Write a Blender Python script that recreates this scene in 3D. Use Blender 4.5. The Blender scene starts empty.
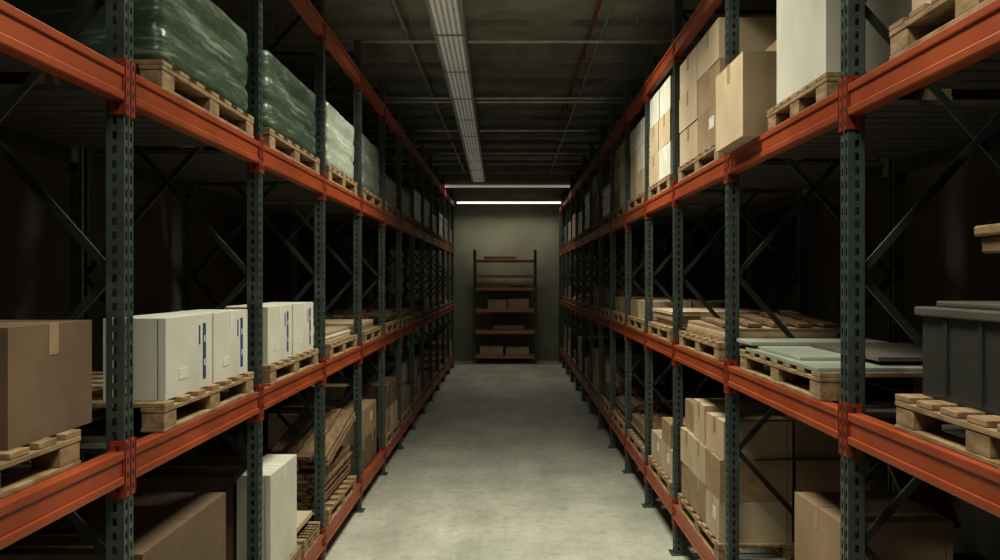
import bpy, math, random
from mathutils import Vector, Matrix, noise
random.seed(7)
S = bpy.context.scene
COL = S.collection

# ---------------------------------------------------------------- materials
def newmat(name):
    m = bpy.data.materials.new(name); m.use_nodes = True
    nt = m.node_tree; b = nt.nodes['Principled BSDF']
    return m, nt, b
def noisy(name, c1, c2, scale=5, rough=0.7, metal=0.0, bump=0.0, stretch=(1,1,1), detail=6, spec=0.5, bscale=None, lo=0.35, hi=0.65):
    m, nt, b = newmat(name)
    tc = nt.nodes.new('ShaderNodeTexCoord'); mp = nt.nodes.new('ShaderNodeMapping')
    mp.inputs['Scale'].default_value = stretch
    nt.links.new(tc.outputs['Object'], mp.inputs['Vector'])
    n = nt.nodes.new('ShaderNodeTexNoise'); n.inputs['Scale'].default_value = scale; n.inputs['Detail'].default_value = detail
    nt.links.new(mp.outputs[0], n.inputs['Vector'])
    r = nt.nodes.new('ShaderNodeValToRGB')
    r.color_ramp.elements[0].position = lo; r.color_ramp.elements[1].position = hi
    r.color_ramp.elements[0].color = (*c1, 1); r.color_ramp.elements[1].color = (*c2, 1)
    nt.links.new(n.outputs['Fac'], r.inputs[0]); nt.links.new(r.outputs[0], b.inputs['Base Color'])
    b.inputs['Roughness'].default_value = rough; b.inputs['Metallic'].default_value = metal
    b.inputs['Specular IOR Level'].default_value = spec
    if bump:
        n2 = nt.nodes.new('ShaderNodeTexNoise'); n2.inputs['Scale'].default_value = bscale or scale*4; n2.inputs['Detail'].default_value = 5
        nt.links.new(mp.outputs[0], n2.inputs['Vector'])
        bp = nt.nodes.new('ShaderNodeBump'); bp.inputs['Strength'].default_value = bump; bp.inputs['Distance'].default_value = 0.02
        nt.links.new(n2.outputs['Fac'], bp.inputs['Height']); nt.links.new(bp.outputs[0], b.inputs['Normal'])
    return m
M = {}
M['floor'] = noisy('concrete_floor', (0.43,0.44,0.385), (0.55,0.56,0.49), 1.3, 0.5, bump=0.12, bscale=30, detail=10)
def floor_detail(m):
    nt = m.node_tree; b = nt.nodes['Principled BSDF']
    tc = nt.nodes.new('ShaderNodeTexCoord')
    def mul(scale, det, rgh, lo, hi, c, stretch=(1,1,1)):
        src = b.inputs['Base Color'].links[0].from_socket
        mp = nt.nodes.new('ShaderNodeMapping'); mp.inputs['Scale'].default_value=stretch
        nt.links.new(tc.outputs['Object'], mp.inputs[0])
        n = nt.nodes.new('ShaderNodeTexNoise'); n.inputs['Scale'].default_value = scale; n.inputs['Detail'].default_value = det; n.inputs['Roughness'].default_value=rgh
        nt.links.new(mp.outputs[0], n.inputs['Vector'])
        r = nt.nodes.new('ShaderNodeValToRGB'); r.color_ramp.elements[0].position=lo; r.color_ramp.elements[1].position=hi
        r.color_ramp.elements[0].color=(*c,1); r.color_ramp.elements[1].color=(1,1,1,1)
        nt.links.new(n.outputs['Fac'], r.inputs[0])
        mx = nt.nodes.new('ShaderNodeMix'); mx.data_type='RGBA'; mx.blend_type='MULTIPLY'; mx.inputs[0].default_value=1
        nt.links.new(src, mx.inputs[6]); nt.links.new(r.outputs[0], mx.inputs[7]); nt.links.new(mx.outputs[2], b.inputs['Base Color'])
    mul(9,12,.75,.33,.52,(0.75,0.75,0.72))
    mul(40,4,.6,.30,.38,(0.6,0.6,0.57))
    mul(1.2,6,.6,.38,.6,(0.8,0.8,0.79),(1.5,.25,1))
floor_detail(M['floor'])
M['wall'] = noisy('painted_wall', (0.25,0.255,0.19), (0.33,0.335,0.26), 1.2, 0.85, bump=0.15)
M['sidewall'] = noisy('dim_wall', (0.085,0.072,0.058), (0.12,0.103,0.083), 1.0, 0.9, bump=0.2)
M['ceil'] = noisy('concrete_ceiling', (0.30,0.30,0.265), (0.52,0.52,0.45), 1.6, 0.9, bump=0.3, detail=8)
M['joist'] = noisy('concrete_joist', (0.22,0.22,0.195), (0.38,0.38,0.335), 2.5, 0.9, bump=0.3)
M['post'] = noisy('green_grey_steel', (0.065,0.088,0.078), (0.10,0.13,0.115), 8, 0.36, metal=0.3)
M['brace_and_shade'] = noisy('dark_steel_and_shade', (0.026,0.032,0.031), (0.04,0.048,0.046), 8, 0.5, metal=0.4)  # steel of the braces; on rear beams this dark colour stands for shade
M['orange'] = noisy('orange_steel', (0.26,0.054,0.017), (0.36,0.080,0.026), 3, 0.4, bump=0.05, spec=0.4)
M['orange2'] = noisy('red_orange_connector', (0.23,0.034,0.013), (0.31,0.05,0.018), 6, 0.42)
M['slot'] = noisy('slot_dark', (0.01,0.01,0.01), (0.02,0.02,0.02), 6, 0.8)
M['deck'] = noisy('deck_boards', (0.03,0.025,0.02), (0.058,0.047,0.037), 6, 0.85, stretch=(1,8,1))
M['wood'] = noisy('pallet_wood', (0.20,0.13,0.068), (0.37,0.265,0.15), 9, 0.8, stretch=(4,1.2,4), bump=0.1)
M['wood2'] = noisy('plank_wood', (0.12,0.073,0.038), (0.25,0.16,0.09), 9, 0.8, stretch=(5,.8,5), bump=0.1)
M['card'] = noisy('cardboard', (0.27,0.19,0.11), (0.35,0.25,0.15), 3, 0.85)
M['card2'] = noisy('cardboard_pale', (0.42,0.335,0.225), (0.51,0.415,0.29), 3, 0.85)
M['card3'] = noisy('cardboard_dark', (0.13,0.088,0.052), (0.19,0.13,0.08), 3, 0.85)
M['white'] = noisy('white_carton', (0.52,0.52,0.455), (0.60,0.60,0.53), 3, 0.75)
M['tape'] = noisy('packing_tape', (0.30,0.22,0.14), (0.38,0.29,0.19), 4, 0.35)
M['label'] = noisy('paper_label', (0.58,0.58,0.51), (0.66,0.66,0.59), 30, 0.7)
M['blue'] = noisy('blue_print', (0.02,0.04,0.15), (0.05,0.08,0.24), 60, 0.6)
M['seam'] = noisy('seam_dark', (0.08,0.06,0.04), (0.12,0.09,0.06), 4, 0.9)  # thin dark seam line on carton ends
M['galv'] = noisy('galvanised_steel', (0.42,0.43,0.40), (0.6,0.61,0.57), 6, 0.4, metal=0.5)
M['redpipe'] = noisy('red_pipe_paint', (0.22,0.05,0.03), (0.30,0.075,0.04), 6, 0.5)
M['housing'] = noisy('white_housing', (0.5,0.5,0.46), (0.6,0.6,0.55), 4, 0.5)
M['sheet'] = noisy('pale_green_sheet', (0.30,0.335,0.28), (0.40,0.435,0.37), 2, 0.28)
M['darksheet'] = noisy('grey_sheet', (0.08,0.073,0.06), (0.13,0.118,0.098), 2, 0.5)
M['brownrack'] = noisy('rust_shelf', (0.50,0.22,0.12), (0.60,0.28,0.16), 4, 0.6)
M['clothdark'] = noisy('dark_goods', (0.03,0.03,0.028), (0.07,0.066,0.058), 6, 0.8)
def wrapmat(name, c1, c2, c3, rough):
    m = noisy(name, c1, c2, 2.2, rough, bump=0.5, bscale=9, stretch=(1,1,2.5), spec=0.6)
    nt = m.node_tree; b = nt.nodes['Principled BSDF']
    src = b.inputs['Base Color'].links[0].from_socket
    tc = nt.nodes.new('ShaderNodeTexCoord'); mp = nt.nodes.new('ShaderNodeMapping')
    mp.inputs['Scale'].default_value=(1,1.0,9); mp.inputs['Rotation'].default_value=(0.35,0,0)
    n = nt.nodes.new('ShaderNodeTexNoise'); n.inputs['Scale'].default_value=3.5; n.inputs['Detail'].default_value=7; n.inputs['Distortion'].default_value=0.6
    nt.links.new(tc.outputs['Object'], mp.inputs[0]); nt.links.new(mp.outputs[0], n.inputs['Vector'])
    r = nt.nodes.new('ShaderNodeValToRGB'); r.color_ramp.elements[0].position=0.52; r.color_ramp.elements[1].position=0.72
    nt.links.new(n.outputs['Fac'], r.inputs[0])
    mx = nt.nodes.new('ShaderNodeMix'); mx.data_type='RGBA'
    nt.links.new(r.outputs[0], mx.inputs[0]); nt.links.new(src, mx.inputs[6]); mx.inputs[7].default_value=(*c3,1)
    nt.links.new(mx.outputs[2], b.inputs['Base Color'])
    return m
M['gwrap'] = wrapmat('green_stretch_film', (0.05,0.082,0.054), (0.085,0.13,0.09), (0.28,0.34,0.27), 0.35)
M['wwrap'] = wrapmat('clear_stretch_film', (0.36,0.40,0.34), (0.48,0.52,0.45), (0.68,0.71,0.64), 0.3)
M['grwrap'] = wrapmat('grey_stretch_film', (0.15,0.175,0.155), (0.23,0.26,0.23), (0.38,0.41,0.36), 0.35)
m, nt, b = newmat('clear_tote_plastic'); b.inputs['Base Color'].default_value=(0.25,0.265,0.245,1); b.inputs['Roughness'].default_value=0.22
b.inputs['Transmission Weight'].default_value=0.85; b.inputs['IOR'].default_value=1.2; M['tote']=m
def glow(name,s):
    m, nt, b = newmat(name); b.inputs['Base Color'].default_value=(.8,.8,.78,1); b.inputs['Emission Color'].default_value=(1,0.98,0.86,1); b.inputs['Emission Strength'].default_value=s; return m
M['tube']=glow('tube_glow',1.5); M['tubedim']=glow('tube_dim_glow',0.20); M['striplit']=glow('strip_diffuser',0.09)

# ---------------------------------------------------------------- mesh builder
class MB:
    def __init__(s): s.v=[]; s.f=[]; s.mi=[]; s.mats=[]
    def mid(s, k):
        if k not in s.mats: s.mats.append(k)
        return s.mats.index(k)
    def box(s, a, b, k, mtx=None):
        x0,x1=sorted((a[0],b[0])); y0,y1=sorted((a[1],b[1])); z0,z1=sorted((a[2],b[2]))
        vs=[(x0,y0,z0),(x1,y0,z0),(x1,y1,z0),(x0,y1,z0),(x0,y0,z1),(x1,y0,z1),(x1,y1,z1),(x0,y1,z1)]
        if mtx is not None: vs=[tuple(mtx@Vector(q)) for q in vs]
        o=len(s.v); s.v+=vs; i=s.mid(k)
        for f in ((0,3,2,1),(4,5,6,7),(0,1,5,4),(1,2,6,5),(2,3,7,6),(3,0,4,7)):
            s.f.append([o+t for t in f]); s.mi.append(i)
    def quad(s, pts, k):
        o=len(s.v); s.v+=[tuple(p) for p in pts]; s.f.append([o,o+1,o+2,o+3]); s.mi.append(s.mid(k))
    def bar(s, p, q, w, t, k, up=(0,0,1)):
        p=Vector(p); q=Vector(q); d=q-p; L=d.length; z=d.normalized(); u=Vector(up)
        if abs(z.dot(u))>0.99: u=Vector((1,0,0))
        x=u.cross(z).normalized(); y=z.cross(x)
        m=Matrix((x,y,z)).transposed().to_4x4(); m.translation=p
        s.box((-w/2,-t/2,0),(w/2,t/2,L),k,m)
    def cyl(s, p, q, r, k, n=12):
        p=Vector(p); q=Vector(q); z=(q-p).normalized(); u=Vector((0,0,1))
        if abs(z.dot(u))>0.99: u=Vector((1,0,0))
        x=u.cross(z).normalized(); y=z.cross(x); o=len(s.v); i=s.mid(k)
        for c in (p,q):
            for a in range(n):
                t=2*math.pi*a/n; s.v.append(tuple(c+x*r*math.cos(t)+y*r*math.sin(t)))
        for a in range(n):
            s.f.append([o+a,o+(a+1)%n,o+n+(a+1)%n,o+n+a]); s.mi.append(i)
        s.f.append([o+a for a in range(n)][::-1]); s.mi.append(i)
        s.f.append([o+n+a for a in range(n)]); s.mi.append(i)
    def mesh(s, name, origin=(0,0,0)):
        me=bpy.data.meshes.new(name); o=Vector(origin)
        me.from_pydata([tuple(Vector(q)-o) for q in s.v],[],s.f)
        for k in s.mats: me.materials.append(M[k])
        me.polygons.foreach_set('material_index', s.mi); me.update(); return me
    def obj(s, name, origin=(0,0,0), parent=None, bevel=0):
        ob=bpy.data.objects.new(name, s.mesh(name, origin)); ob.location=origin; COL.objects.link(ob)
        if parent: ob.parent=parent
        if bevel:
            md=ob.modifiers.new('Bevel','BEVEL'); md.width=bevel; md.segments=2; md.limit_method='ANGLE'
        return ob
def empty(name, loc=(0,0,0)):
    e=bpy.data.objects.new(name,None); e.location=loc; COL.objects.link(e); return e

# ---------------------------------------------------------------- room
WX=3.3; WY=22.4; YB=-4.0; CH=5.1
def simple(name,a,b,k):
    mb=MB(); mb.box(a,b,k); return mb.obj(name)
simple('floor',(-WX-.2,YB-.2,-0.2),(WX+.2,WY+.2,0),'floor')
simple('wall_back',(-WX-.2,WY,0),(WX+.2,WY+.2,CH),'wall')
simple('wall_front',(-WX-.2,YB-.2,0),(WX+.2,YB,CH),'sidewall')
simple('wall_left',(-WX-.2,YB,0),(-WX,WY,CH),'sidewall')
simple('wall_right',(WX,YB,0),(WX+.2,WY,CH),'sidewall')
mb=MB(); mb.box((-WX-.2,YB-.2,CH),(WX+.2,WY+.2,CH+.2),'ceil')
y=YB+.5; k=0
while y<WY-.3:
    d=0.17 if k%3==0 else 0.06
    w=0.30 if k%3==0 else 0.08
    mb.box((-WX,y,CH-d),(WX,y+w,CH+.01),'joist'); y+=0.92; k+=1
mb.obj('ceiling',bevel=0.01)

# ceiling services : long ribbed strip light running down the aisle
mb=MB()
p=Vector((-0.51,1.0,4.66)); q=Vector((-0.80,21.9,4.66)); wd=.31
def off(dx,dz): return p+Vector((dx,0,dz)), q+Vector((dx,0,dz))
a_,b_=off(0,.035); mb.bar(a_,b_,wd,0.02,'housing')
for dx in (-wd/2,wd/2):
    a_,b_=off(dx,.01); mb.bar(a_,b_,.018,.07,'galv')
for t in (-.34,-.17,0,.17,.34):
    a_,b_=off(t*wd,.012); mb.bar(a_,b_,.024,.026,'striplit')
n=14
for i in range(n+1):
    c=p.lerp(q,i/n); mb.box((c.x-wd/2,c.y-.02,c.z-.008),(c.x+wd/2,c.y+.02,c.z+.0),'galv')
    for dx in (-wd/2,wd/2): mb.cyl((c.x+dx,c.y,c.z+.04),(c.x+dx,c.y,CH),0.006,'galv',6)
mb.obj('ceiling_strip_light')
mb=MB()
mb.cyl((0.86,-3.9,4.84),(0.86,16.0,4.84),0.022,'redpipe'); mb.cyl((0.86,16.0,4.84),(-3.2,16.0,4.84),0.022,'redpipe')
for yy in (9.6,12.5): mb.cyl((0.86,yy,4.84),(0.86,yy,4.70),0.012,'redpipe',8); mb.cyl((0.86,yy,4.70),(0.86,yy,4.685),0.03,'galv',8)
for yy in (2,6,10,14): mb.cyl((0.86,yy,4.84),(0.86,yy,CH),0.008,'galv',6)
mb.obj('sprinkler_pipe')
mb=MB()
for yy,z in ((9.15,4.79),(12.0,4.79),(12.25,4.79),(14.6,4.79),(17.2,4.79)):
    mb.cyl((-3.25,yy,z),(3.25,yy,z),0.024,'galv',8)
    for xx in (-2.6,-1.1,1.4,2.8): mb.cyl((xx,yy,z),(xx,yy,CH),0.008,'galv',6)
mb.cyl((1.02,8.0,4.9),(1.02,21,4.9),0.02,'galv',8); mb.cyl((-1.15,1.0,4.9),(-1.15,21,4.9),0.03,'galv',8)
mb.obj('ceiling_conduit')
# lights
def fixture(y, z, power, w=2.8, xc=0.0, tube='tube', up=0, spread=150):
    e=empty('fluorescent_light',(xc,y,z))
    mb=MB(); mb.box((xc-w/2,y-.09,z+.03),(xc+w/2,y+.09,z+.09),'housing')
    mb.box((xc-w/2,y-.09,z-.02),(xc-w/2+.03,y+.09,z+.03),'housing'); mb.box((xc+w/2-.03,y-.09,z-.02),(xc+w/2,y+.09,z+.03),'housing')
    for dx in (-w*.35,w*.35): mb.cyl((xc+dx,y,z+.09),(xc+dx,y,CH),0.01,'galv',6)
    h=mb.obj('housing'); h.parent=e; h.location=(-xc,-y,-z)
    mb=MB()
    for dy in (-.045,.045): mb.cyl((xc-w/2+.03,y+dy,z),(xc+w/2-.03,y+dy,z),0.019,tube,10)
    t=mb.obj('tubes'); t.parent=e; t.location=(-xc,-y,-z)
    for pw,dz,rx in ((power,-.03,0),(up,.11,math.pi)):  # second, upward lamp is an added helper that brightens the ceiling
        if not pw: continue
        l=bpy.data.lights.new('lamp','AREA'); l.shape='RECTANGLE'; l.size=w; l.size_y=0.16; l.energy=pw; l.color=(1,0.96,0.79)
        l.spread=math.radians(spread if not rx else 180)
        lo=bpy.data.objects.new('lamp',l); COL.objects.link(lo); lo.parent=e; lo.location=(0,0,dz); lo.rotation_euler=(rx,0,0)
fixture(21.6,4.17,19,2.75,-0.03); fixture(18.0,4.19,22,2.8,-0.08,tube='tubedim')
fixture(-0.6,4.75,50,1.0,up=4,spread=130); fixture(2.0,4.72,65,1.0,up=4,spread=130)
fixture(4.6,4.72,72,1.0,up=5,spread=130); fixture(7.2,4.74,95,1.0,up=11,spread=130)

# ---------------------------------------------------------------- racks
A={-1:1.40, 1:1.30}; DEP=1.05
LV={-1:[0.21,1.49,2.88,4.06], 1:[0.34,1.60,2.86,4.00]}
BH=0.12
YS={-1:[-1.75,-0.15,1.45,3.06,4.68,6.28,7.84]+[9.32+1.42*i for i in range(9)],
     1:[-1.6,0.0,1.62,3.24,5.0,6.62,8.0]+[9.4+1.4*i for i in range(10)]}
PH=4.42
PW=.037; PD=.066
def perf(mb, ucuts, holes, fn):
    z=0.03; pitch=0.052; hh=0.028; zc=[0.0]; hz=[]
    while z+hh<PH-0.02:
        zc+= [z,z+hh]; hz.append(len(zc)-2); z+=pitch
    zc.append(PH); hz=set(hz)
    for i in range(len(zc)-1):
        for j in range(len(ucuts)-1):
            if i in hz and j in holes: continue
            mb.quad([fn(ucuts[j],zc[i]),fn(ucuts[j+1],zc[i]),fn(ucuts[j+1],zc[i+1]),fn(ucuts[j],zc[i+1])],'post')
def post_mesh():
    mb=MB(); W=PW; D=PD
    perf(mb,[-W,-.026,-.012,.012,.026,W],{1,3},lambda u,z:(0,u,z))
    perf(mb,[0,.026,.042,D],{1},lambda u,z:(u,-W,z))
    perf(mb,[0,.026,.042,D],{1},lambda u,z:(u,W,z))
    for sgn in (-1,1): mb.box((D-.002,sgn*W,0),(D,sgn*.022,PH),'post')
    mb.box((-.003,-.006,0),(0.0,.006,PH),'post')
    mb.box((-.03,-.07,0),(D+.02,.07,.008),'post')
    return mb.mesh('upright_post')
PM=post_mesh()
for side in (-1,1):
    a=A[side]; R=empty('pallet_rack')
    ys=YS[side]; lv=LV[side]
    X=lambda d: side*(a+d)
    for i,yy in enumerate(ys):
        for rear in (0,1):
            o=bpy.data.objects.new('upright_%d'%(i*2+rear),PM); COL.objects.link(o); o.parent=R
            o.location=(X(DEP if rear else 0),yy,0)
            o.rotation_euler=(0,0,(0 if side>0 else math.pi)+(math.pi if rear else 0))
    mb=MB()
    for yy in ys:
        zz=[0.12,1.15,2.2,3.25,4.3]
        for i in range(4):
            mb.bar((X(.06),yy-.012,zz[i]),(X(DEP-.06),yy-.012,zz[i+1]),.03,.012,'brace_and_shade',up=(0,1,0))
            mb.bar((X(.06),yy+.012,zz[i+1]),(X(DEP-.06),yy+.012,zz[i]),.03,.012,'brace_and_shade',up=(0,1,0))
        for z in (0.12,4.3): mb.bar((X(.06),yy,z),(X(DEP-.06),yy,z),.03,.03,'brace_and_shade',up=(0,1,0))
    mb.obj('frame_braces',parent=R)
    mb=MB(); mc=MB()
    for i in range(len(ys)-1):
        y0=ys[i]+PW+.002; y1=ys[i+1]-PW-.002
        for li,z in enumerate(lv):
            for rear in (0,1):
                d0=DEP-.052 if rear else .002
                mb.box((X(d0),y0,z-BH/2),(X(d0+.05),y1,z+BH/2),'brace_and_shade' if rear else 'orange')  # rear beams coloured dark to paint in the shade inside the rack
                if not rear:
                    mb.box((X(-.006),y0+.005,z+BH/2-.03),(X(.004),y1-.005,z+BH/2),'orange')
                    mb.box((X(-.006),y0+.005,z-BH/2),(X(.004),y1-.005,z-BH/2+.03),'orange')
                dd=DEP if rear else 0
                sg=1 if rear else -1
                kk='brace_and_shade' if rear else 'orange2'  # rear connectors get the same painted-in shade colour
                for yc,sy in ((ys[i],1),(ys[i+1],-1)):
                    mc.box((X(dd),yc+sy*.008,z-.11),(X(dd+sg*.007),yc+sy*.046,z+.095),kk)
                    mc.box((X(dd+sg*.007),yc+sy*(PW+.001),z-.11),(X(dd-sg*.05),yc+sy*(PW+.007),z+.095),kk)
                    if i>=1 and i<8 and not rear:
                        for kz in (-.09,-.04,.01,.06):
                            mc.box((X(-.0085),yc+sy*.016,z+kz),(X(-.006),yc+sy*.027,z+kz+.02),'slot')
                            mc.box((X(.014),yc+sy*(PW+.0065),z+kz),(X(.028),yc+sy*(PW+.008),z+kz+.02),'slot')
    mb.obj('shelf_beams',parent=R,bevel=.004); mc.obj('beam_connectors',parent=R)
    mb=MB()
    for i in range(len(ys)-1):
        for li in (1,2):
            z=lv[li]+BH/2-.045; y=ys[i]+.12
            while y<ys[i+1]-.2:
                mb.box((X(.052),y,z),(X(DEP-.054),y+.118,z+.022),'deck'); y+=.135
    mb.obj('deck_boards',parent=R)

# ---------------------------------------------------------------- goods
def pallet(side,y0,y1,d0,d1,z,h=.12,name='wooden_pallet'):
    a=A[side]; mb=MB(); X=lambda d: side*(a+d)
    t=.02; L=y1-y0; W=d1-d0
    n=7
    for i in range(n):
        yy=y0+(L-.10)*i/(n-1); mb.box((X(d0),yy,z+h-t),(X(d1),yy+.10,z+h),'wood')
    for i in range(3):
        dd=d0+(W-.1)*i/2
        mb.box((X(dd),y0,z+h-2*t),(X(dd+.1),y1,z+h-t-.0005),'wood')
        mb.box((X(dd),y0,z),(X(dd+.1),y1,z+t*.8),'wood')
        for j in range(3):
            yy=y0+(L-.13)*j/2; mb.box((X(dd+.003),yy+.003,z+t*.8),(X(dd+.097),yy+.127,z+h-2*t),'wood')
    c=((X(d0)+X(d1))/2,(y0+y1)/2,z)
    return mb.obj(name,origin=c,bevel=.003)
def carton(side,y0,y1,d0,d1,z0,z1,k='card',label=False,blue=False,rot=0,name=None,tape=True):
    a=A[side]; X=lambda d: side*(a+d)
    c=Vector(((X(d0)+X(d1))/2,(y0+y1)/2,z0)); hx=abs(d1-d0)/2; hy=(y1-y0)/2; H=z1-z0
    mb=MB(); mb.box((-hx,-hy,0),(hx,hy,H-.006),k)
    mb.box((-hx,-hy,H-.006),(hx,-.003,H),k); mb.box((-hx,.003,H-.006),(hx,hy,H),k)
    tk='tape' if k!='white' else 'label'
    if tape:
        mb.box((-hx-.001,-.028,H-.0005),(hx+.001,.028,H+.0015),tk)
        for s in (-1,1): mb.box((s*hx,-.028,H-.10),(s*(hx+.0015),.028,H+.001),tk)
    for s in (-1,1):
        mb.box((-s*hx+s*.03,s*hy,0.003),(-s*hx+s*.034,s*(hy+.001),H-.006),'seam')
    sx=-side
    if label:
        mb.box((sx*hx,-hy*.55,H*.45),(sx*(hx+.002),-hy*.1,H*.75),'label')
    if blue:
        yy=hy-.12
        mb.box((sx*hx,yy,H*.12),(sx*(hx+.002),yy+.035,H*.88),'blue')
        for q_ in (.3,.62): mb.box((sx*hx,yy+.01,H*q_),(sx*(hx+.003),yy+.025,H*q_+.03),'label')
        mb.box((sx*hx,yy-.05,H*.6),(sx*(hx+.002),yy-.035,H*.86),'blue')
        mb.box((sx*hx,-hy*.5,H*.2),(sx*(hx+.002),-hy*.1,H*.34),'label')
    o=mb.obj(name or ('white_carton' if k=='white' else 'cardboard_box'),origin=(0,0,0),bevel=.004)
    o.location=c; o.rotation_euler=(0,0,rot); return o
def wrapped(side,y0,y1,d0,d1,z0,z1,k):
    a=A[side]; X=lambda d: side*(a+d)
    import bmesh
    bm=bmesh.new(); bmesh.ops.create_cube(bm,size=1)
    bmesh.ops.subdivide_edges(bm,edges=bm.edges[:],cuts=17,use_grid_fill=True)
    sx=abs(d1-d0); sy=y1-y0; sz=z1-z0; sd=random.random()*50
    for v in bm.verts:
        p=v.co.copy(); q=Vector((p.x*sx,p.y*sy,p.z*sz))
        r=0.035; inner=Vector([max(-s/2+r,min(s/2-r,c)) for c,s in zip(q,(sx,sy,sz))])
        dlt=q-inner
        if dlt.length>r: q=inner+dlt.normalized()*r
        n=Vector((noise.noise(q*7+Vector((sd,0,0))),noise.noise(q*7+Vector((0,sd,0))),0))
        ly=abs(((q.z+sz/2)/ (sz/3))%1-.5)*2
        inset=0.016*(ly**5)
        nv=(q-Vector((0,0,q.z))).normalized()
        v.co=q-nv*(inset+0.008)+n*0.007
        if p.z<-.49: v.co.z=-sz/2
    me=bpy.data.meshes.new('wrapped_load'); bm.to_mesh(me); bm.free()
    for p in me.polygons: p.use_smooth=True
    me.materials.append(M[k])
    o=bpy.data.objects.new('wrapped_pallet_load',me); COL.objects.link(o)
    o.location=((X(d0)+X(d1))/2,(y0+y1)/2,(z0+z1)/2); return o
def stack(side,y0,y1,d0,d1,z,ny,nz,h,ks=('card',),nx=2,lab=.3,jit=.012):
    W=(d1-d0)/nx; L=(y1-y0)/ny
    for iz in range(nz):
        for iy in range(ny):
            for ix in range(nx):
                j=random.uniform(-.008,.008)
                carton(side,y0+iy*L+.006,y0+(iy+1)*L-.006,d0+ix*W+.01+j*.5,d0+(ix+1)*W-.01+j*.5,z+iz*h,z+(iz+1)*h-.002,random.choice(ks),label=random.random()<lab,rot=random.uniform(-jit,jit))
def planks(side,y0,y1,d0,d1,z,layers,name='timber_stack',k='wood2',t=.03):
    a=A[side]; mb=MB()
    for l in range(layers):
        d=d0+random.uniform(0,.03)
        while d<d1-.1:
            w=random.uniform(.07,.12); e0=random.uniform(0,.08); e1=random.uniform(0,.08)
            if random.random()<.9: mb.box((side*(a+d),y0+e0,z+l*t),(side*(a+d+w),y1-e1,z+(l+1)*t-.003),k)
            d+=w+.012
    return mb.obj(name,bevel=.002)
def sheets(side,y0,y1,d0,d1,z,ks,name='sheet_stack'):
    a=A[side]; mb=MB(); zz=z
    for k,t in ks:
        oy=random.uniform(-.03,.03); od=random.uniform(0,.05)
        mb.box((side*(a+d0+od),y0+oy,zz),(side*(a+d1+od),y1+oy,zz+t-.002),k); zz+=t
    return mb.obj(name,bevel=.002)
T=lambda s,l: LV[s][l]+BH/2
P=.12
# ---- LEFT
L=-1
z=T(L,1); pallet(L,1.80,2.80,0.04,.95,z); carton(L,2.44,2.93,.07,.60,z+P,z+P+.36,'card3'); carton(L,1.84,2.40,.10,.60,z+P,z+P+.34,'card3')
carton(L,2.3,2.78,.64,.94,z+P,z+P+.34,'card3')
pallet(L,3.38,4.56,0.0,.95,z)
carton(L,3.46,4.0,.03,.29,z+P,z+P+.34,'white',blue=True,tape=False); carton(L,4.02,4.54,.03,.29,z+P,z+P+.34,'white',blue=True)
pallet(L,4.88,6.1,0.0,.95,z)
carton(L,4.92,5.46,.03,.33,z+P,z+P+.34,'white',blue=True); carton(L,5.50,6.06,.03,.33,z+P,z+P+.34,'white',blue=True)
pallet(L,6.5,7.65,0.0,.95,z); sheets(L,6.55,7.6,.05,.85,z+P,[('card2',.03),('white',.02),('card',.03)],'flattened_carton_stack')
pallet(L,8.05,9.1,0.0,.95,z); sheets(L,8.1,9.0,.05,.85,z+P,[('card',.04),('card2',.04)],'flattened_carton_stack')
z=T(L,2)
pallet(L,3.36,4.56,0.0,.98,z); wrapped(L,3.38,4.54,.01,.97,z+P,z+P+.46,'gwrap')
pallet(L,4.86,6.14,0.0,.98,z); wrapped(L,4.88,6.12,.01,.97,z+P,z+P+.48,'gwrap')
pallet(L,6.45,7.65,0.0,.98,z); wrapped(L,6.47,7.63,.01,.97,z+P,z+P+.52,'wwrap')
pallet(L,8.02,9.15,0.0,.98,z); wrapped(L,8.04,9.13,.02,.97,z+P,z+P+.55,'grwrap')
for i in range(7,15):
    y0=YS[-1][i]+.16
    pallet(L,y0,y0+1.1,0,.98,z); wrapped(L,y0+.02,y0+1.08,.02,.97,z+P,z+P+random.choice((.35,.5,.62,.45)),random.choice(('wwrap','grwrap','grwrap','gwrap')))
z=T(L,0)
carton(L,3.4,4.4,.10,.95,z+P,z+P+.66,'card3',tape=False); pallet(L,3.35,4.5,.05,.98,z)
pallet(L,4.88,5.6,.0,.98,z); carton(L,4.94,5.55,.02,.22,z+P,z+P+.62,'white'); carton(L,4.96,5.55,.25,.95,z+P,z+P+.60,'card3')
pallet(L,6.45,7.6,.0,.98,z); planks(L,6.4,7.66,.04,.95,z+P,9)
o=planks(L,0,1.25,.0,.5,0,4,'leaning_timber_bundle'); o.location=(0.0,6.40,z+P+.30); o.rotation_euler=(math.radians(9),0,0)
pallet(L,5.68,6.15,.0,.98,z); sheets(L,5.70,6.12,.05,.9,z+P,[('card',.05),('card2',.04)],'flattened_carton_stack')
stack(L,8.05,9.1,.05,.95,z,2,2,.30,('card','card3','card2'))
# ---- RIGHT
R=1
z=T(R,1)
pallet(R,1.86,2.86,.02,.98,z)
pallet(R,3.50,4.72,.0,1.0,z)
mb=MB(); X=A[1]
zz=z+P
mb.box((X+.0,3.52,zz),(X+1.0,4.60,zz+.018),'sheet'); mb.box((X+.04,3.85,zz+.02),(X+.98,4.76,zz+.034),'sheet')
mb.box((X+.30,3.62,zz+.036),(X+1.0,4.45,zz+.055),'darksheet'); mb.box((X+.0,4.50,zz+.036),(X+.75,4.78,zz+.055),'sheet')
mb.obj('glass_sheet_stack',bevel=.002)
pallet(R,5.2,6.42,.0,.98,z); sheets(R,5.25,6.36,.03,.9,z+P,[('wood',.03),('card2',.03),('card',.025)],'board_stack')
mb=MB()
for kx in range(5): mb.bar((X+.1+kx*.16,5.3,z+P+.10),(X+.2+kx*.15,6.36,z+P+.10+.012*kx),.09,.02,'wood2')
mb.obj('loose_board_stack')
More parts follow.
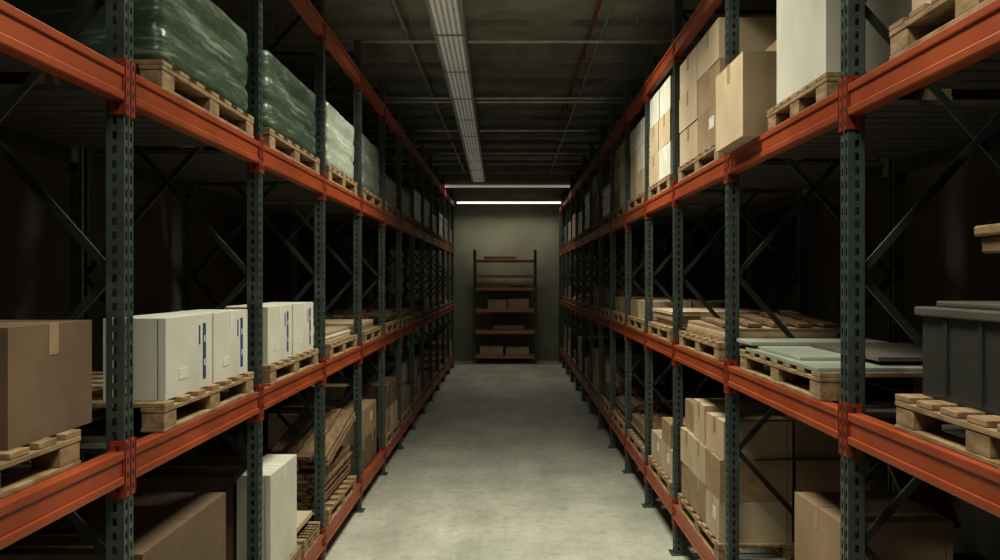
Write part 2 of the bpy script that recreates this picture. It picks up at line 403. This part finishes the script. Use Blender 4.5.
pallet(R,6.8,7.85,.0,.98,z); sheets(R,6.85,7.8,.03,.9,z+P,[('card2',.05),('card',.05),('card2',.03)],'flattened_carton_stack')
z=T(R,2)
pallet(R,1.9,2.86,.0,.98,z); carton(R,1.95,2.8,.05,.9,z+P,z+P+.5,'card2')
pallet(R,3.48,4.28,.02,.98,z); carton(R,3.56,4.22,.05,.50,z+P,z+P+.85,'white'); carton(R,3.58,4.22,.52,.95,z+P,z+P+.80,'white')
carton(R,4.33,4.90,-.09,.34,z,z+.44,'card2'); carton(R,4.35,4.88,.36,.80,z,z+.30,'card3'); carton(R,4.45,4.90,.20,.6,z+.44,z+.60,'card')
pallet(R,5.2,6.46,.0,.98,z); stack(R,5.22,6.44,.0,.95,z+P,2,3,.26,('card2','card2','card'))
pallet(R,6.8,7.85,.0,.98,z); stack(R,6.82,7.83,.0,.95,z+P,2,3,.27,('card2','white'))
ys=YS[1]
for i in range(6,15):
    y0=ys[i]+.16; y1=ys[i+1]-.16
    pallet(R,y0,y1,0,.98,z)
    if random.random()<.5: stack(R,y0,y1,.02,.95,z+P,2,random.choice((2,3)),.25,('card2','card','white'),lab=0)
    else: wrapped(R,y0,y1,.02,.95,z+P,z+P+random.choice((.45,.65,.55)),'wwrap')
z=T(R,0)
pallet(R,1.9,3.0,.0,.98,z); carton(R,2.0,2.95,.1,.9,z+P,z+P+.5,'card3')
pallet(R,3.5,4.75,.05,.98,z); carton(R,3.62,4.14,.12,.62,z+P,z+P+.60,'card',rot=.04); carton(R,4.22,4.7,.40,.9,z+P,z+P+.30,'card3',rot=-.05)
carton(R,3.60,4.0,.66,.94,z+P,z+P+.34,'card3')
mb=MB()
for kx in range(4): mb.bar((X+.70+.055*kx,4.05,z+P+.45),(X+.72+.06*kx,4.72,z+P+.92),.05,.022,'wood2')
mb.obj('leaning_board_bundle')
pallet(R,5.2,6.46,.0,.98,z); stack(R,5.22,6.44,.01,.96,z+P,3,2,.26,('card','card2','card'),lab=.15,jit=.025)
carton(R,5.24,5.62,.03,.47,z+P+.52,z+P+.76,'card2',rot=.05); carton(R,5.68,6.05,.03,.46,z+P+.52,z+P+.79,'card2',rot=-.03); carton(R,6.08,6.42,.05,.45,z+P+.52,z+P+.74,'card')
carton(R,5.26,5.9,.50,.92,z+P+.52,z+P+.78,'card')
pallet(R,6.8,7.85,.0,.98,z); stack(R,6.82,7.83,.02,.95,z+P,2,1,.25,('card2',))
carton(R,6.9,7.3,.03,.4,z+P+.25,z+P+.45,'card')
for s in (-1,1):
    ys=YS[s]
    for i in range(6,15):
        if s<0 and i<7: continue
        y0=ys[i]+.17; y1=ys[i+1]-.17
        z=T(s,1); r=random.random()
        pallet(s,y0,y1,.0,.98,z)
        if r<.3: stack(s,y0,y1,.03,.95,z+P,2,1,random.choice((.18,.26)),('card','card2'),lab=0)
        elif r<.7: sheets(s,y0,y1,.03,.9,z+P,[('card2',.04),('card',.03),('wood',.03)],'board_stack')
        else: planks(s,y0,y1,.03,.9,z+P,3)
        z=T(s,0); pallet(s,y0,y1,.0,.98,z)
        if random.random()<.6: stack(s,y0,y1,.02,.95,z+P,2,random.choice((1,2,2)),.28,('card','card2','card3'),lab=0)
        else: planks(s,y0,y1,.03,.95,z+P,6)
# plastic tote (near right)
z=T(R,1)+P
e=empty('plastic_tote',(X+.41,2.47,z))
mb=MB(); w,l,h,t=.31,.36,.30,.006
mb.box((-w,-l,0),(w,l,t),'tote')
mb.box((-w,-l,t),(-w+t,l,h),'tote'); mb.box((w-t,-l,t),(w,l,h),'tote'); mb.box((-w+t,-l,t),(w-t,-l+t,h),'tote'); mb.box((-w+t,l-t,t),(w-t,l,h),'tote')
for yy in (-.2,0,.2): mb.box((-w-.008,yy-.012,.02),(-w,yy+.012,h-.03),'tote')
o=mb.obj('body',bevel=.003); o.parent=e
mb=MB(); mb.box((-w-.02,-l-.02,h-.03),(w+.02,l+.02,h-.0),'darksheet'); mb.box((-w+.03,-l+.03,h),(w-.03,l-.03,h+.02),'darksheet')
o=mb.obj('lid',bevel=.006); o.parent=e
mb=MB(); mb.box((-w+.03,-l+.03,t),(w-.06,l-.04,.15),'clothdark'); mb.box((-w+.06,-.1,.15),(w-.1,l-.08,.22),'darksheet')
o=mb.obj('contents',bevel=.01); o.parent=e
e=empty('wooden_stool',(1.74,2.50,z+.32))
mb=MB(); mb.box((-.24,-.2,.21),(.20,.2,.245),'wood'); mb.box((-.22,-.19,.155),(.18,.19,.208),'wood2')
o=mb.obj('seat',bevel=.008); o.parent=e
mb=MB()
for xx in (-.13,.13):
    for yy in (-.16,.16): mb.box((xx-.014,yy-.014,0),(xx+.014,yy+.014,.16),'wood2')
o=mb.obj('legs',bevel=.003); o.parent=e

# ---------------------------------------------------------------- end shelving unit
e=empty('metal_shelving_unit',(-.13,21.85,0))
mb=MB(); hw=.79; H=2.95; D=.30
for sx in (-1,1):
    for dy in (-D,D): mb.box((sx*hw-.03,dy-.02,0),(sx*hw+.03,dy+.02,H),'post')
    mb.bar((sx*hw,-D,.3),(sx*hw,D,1.5),.02,.01,'brace_and_shade'); mb.bar((sx*hw,-D,2.7),(sx*hw,D,1.5),.02,.01,'brace_and_shade')
o=mb.obj('posts'); o.parent=e
mb=MB(); SZ=[.22,.86,1.42,1.98,2.30,2.70]
for s_ in SZ:
    mb.box((-hw+.03,-D-.01,s_-.08),(hw-.03,-D+.02,s_),'brownrack'); mb.box((-hw+.03,D-.02,s_-.07),(hw-.03,D+.01,s_),'brownrack')
    mb.box((-hw+.03,-D+.02,s_-.03),(hw-.03,D-.02,s_-.004),'brownrack')
o=mb.obj('shelves',bevel=.004); o.parent=e
def shelfbox(x0,x1,z0,h,k):
    mb=MB(); w=(x1-x0)/2; mb.box((-w,-.22,0),(w,.22,h-.005),k); mb.box((-w,-.22,h-.005),(w,-.003,h),k); mb.box((-w,.003,h-.005),(w,.22,h),k); mb.box((-.03,-.222,h-.06),(.03,-.22,h),'tape'); mb.box((-.03,-.222,h),(.03,.22,h+.001),'tape')
    o=mb.obj('cardboard_box',bevel=.004); o.location=(-.13+(x0+x1)/2,21.82,z0)
shelfbox(-.65,-.05,.22,.22,'card2'); shelfbox(.02,.62,.22,.20,'card2')
shelfbox(-.45,.05,1.42,.24,'card2'); shelfbox(.08,.62,1.42,.26,'card2'); shelfbox(-.6,.1,1.98,.12,'card'); shelfbox(-.3,.5,.86,.12,'card')
shelfbox(-.55,.3,2.70,.08,'card')

# ---------------------------------------------------------------- world + camera
w=bpy.data.worlds.new('World'); S.world=w; w.use_nodes=True
w.node_tree.nodes['Background'].inputs[0].default_value=(0.6,0.62,0.6,1); w.node_tree.nodes['Background'].inputs[1].default_value=0.003
cd=bpy.data.cameras.new('camera'); cd.lens=30; cd.sensor_width=36; cd.shift_x=-0.010; cd.clip_start=.05
c=bpy.data.objects.new('camera',cd); COL.objects.link(c); c.location=(0,0,2.17); c.rotation_euler=(math.pi/2,0,0); S.camera=c
S.view_settings.view_transform='Standard'
S.view_settings.look='None'
S.view_settings.exposure=0.12
S.view_settings.gamma=0.87
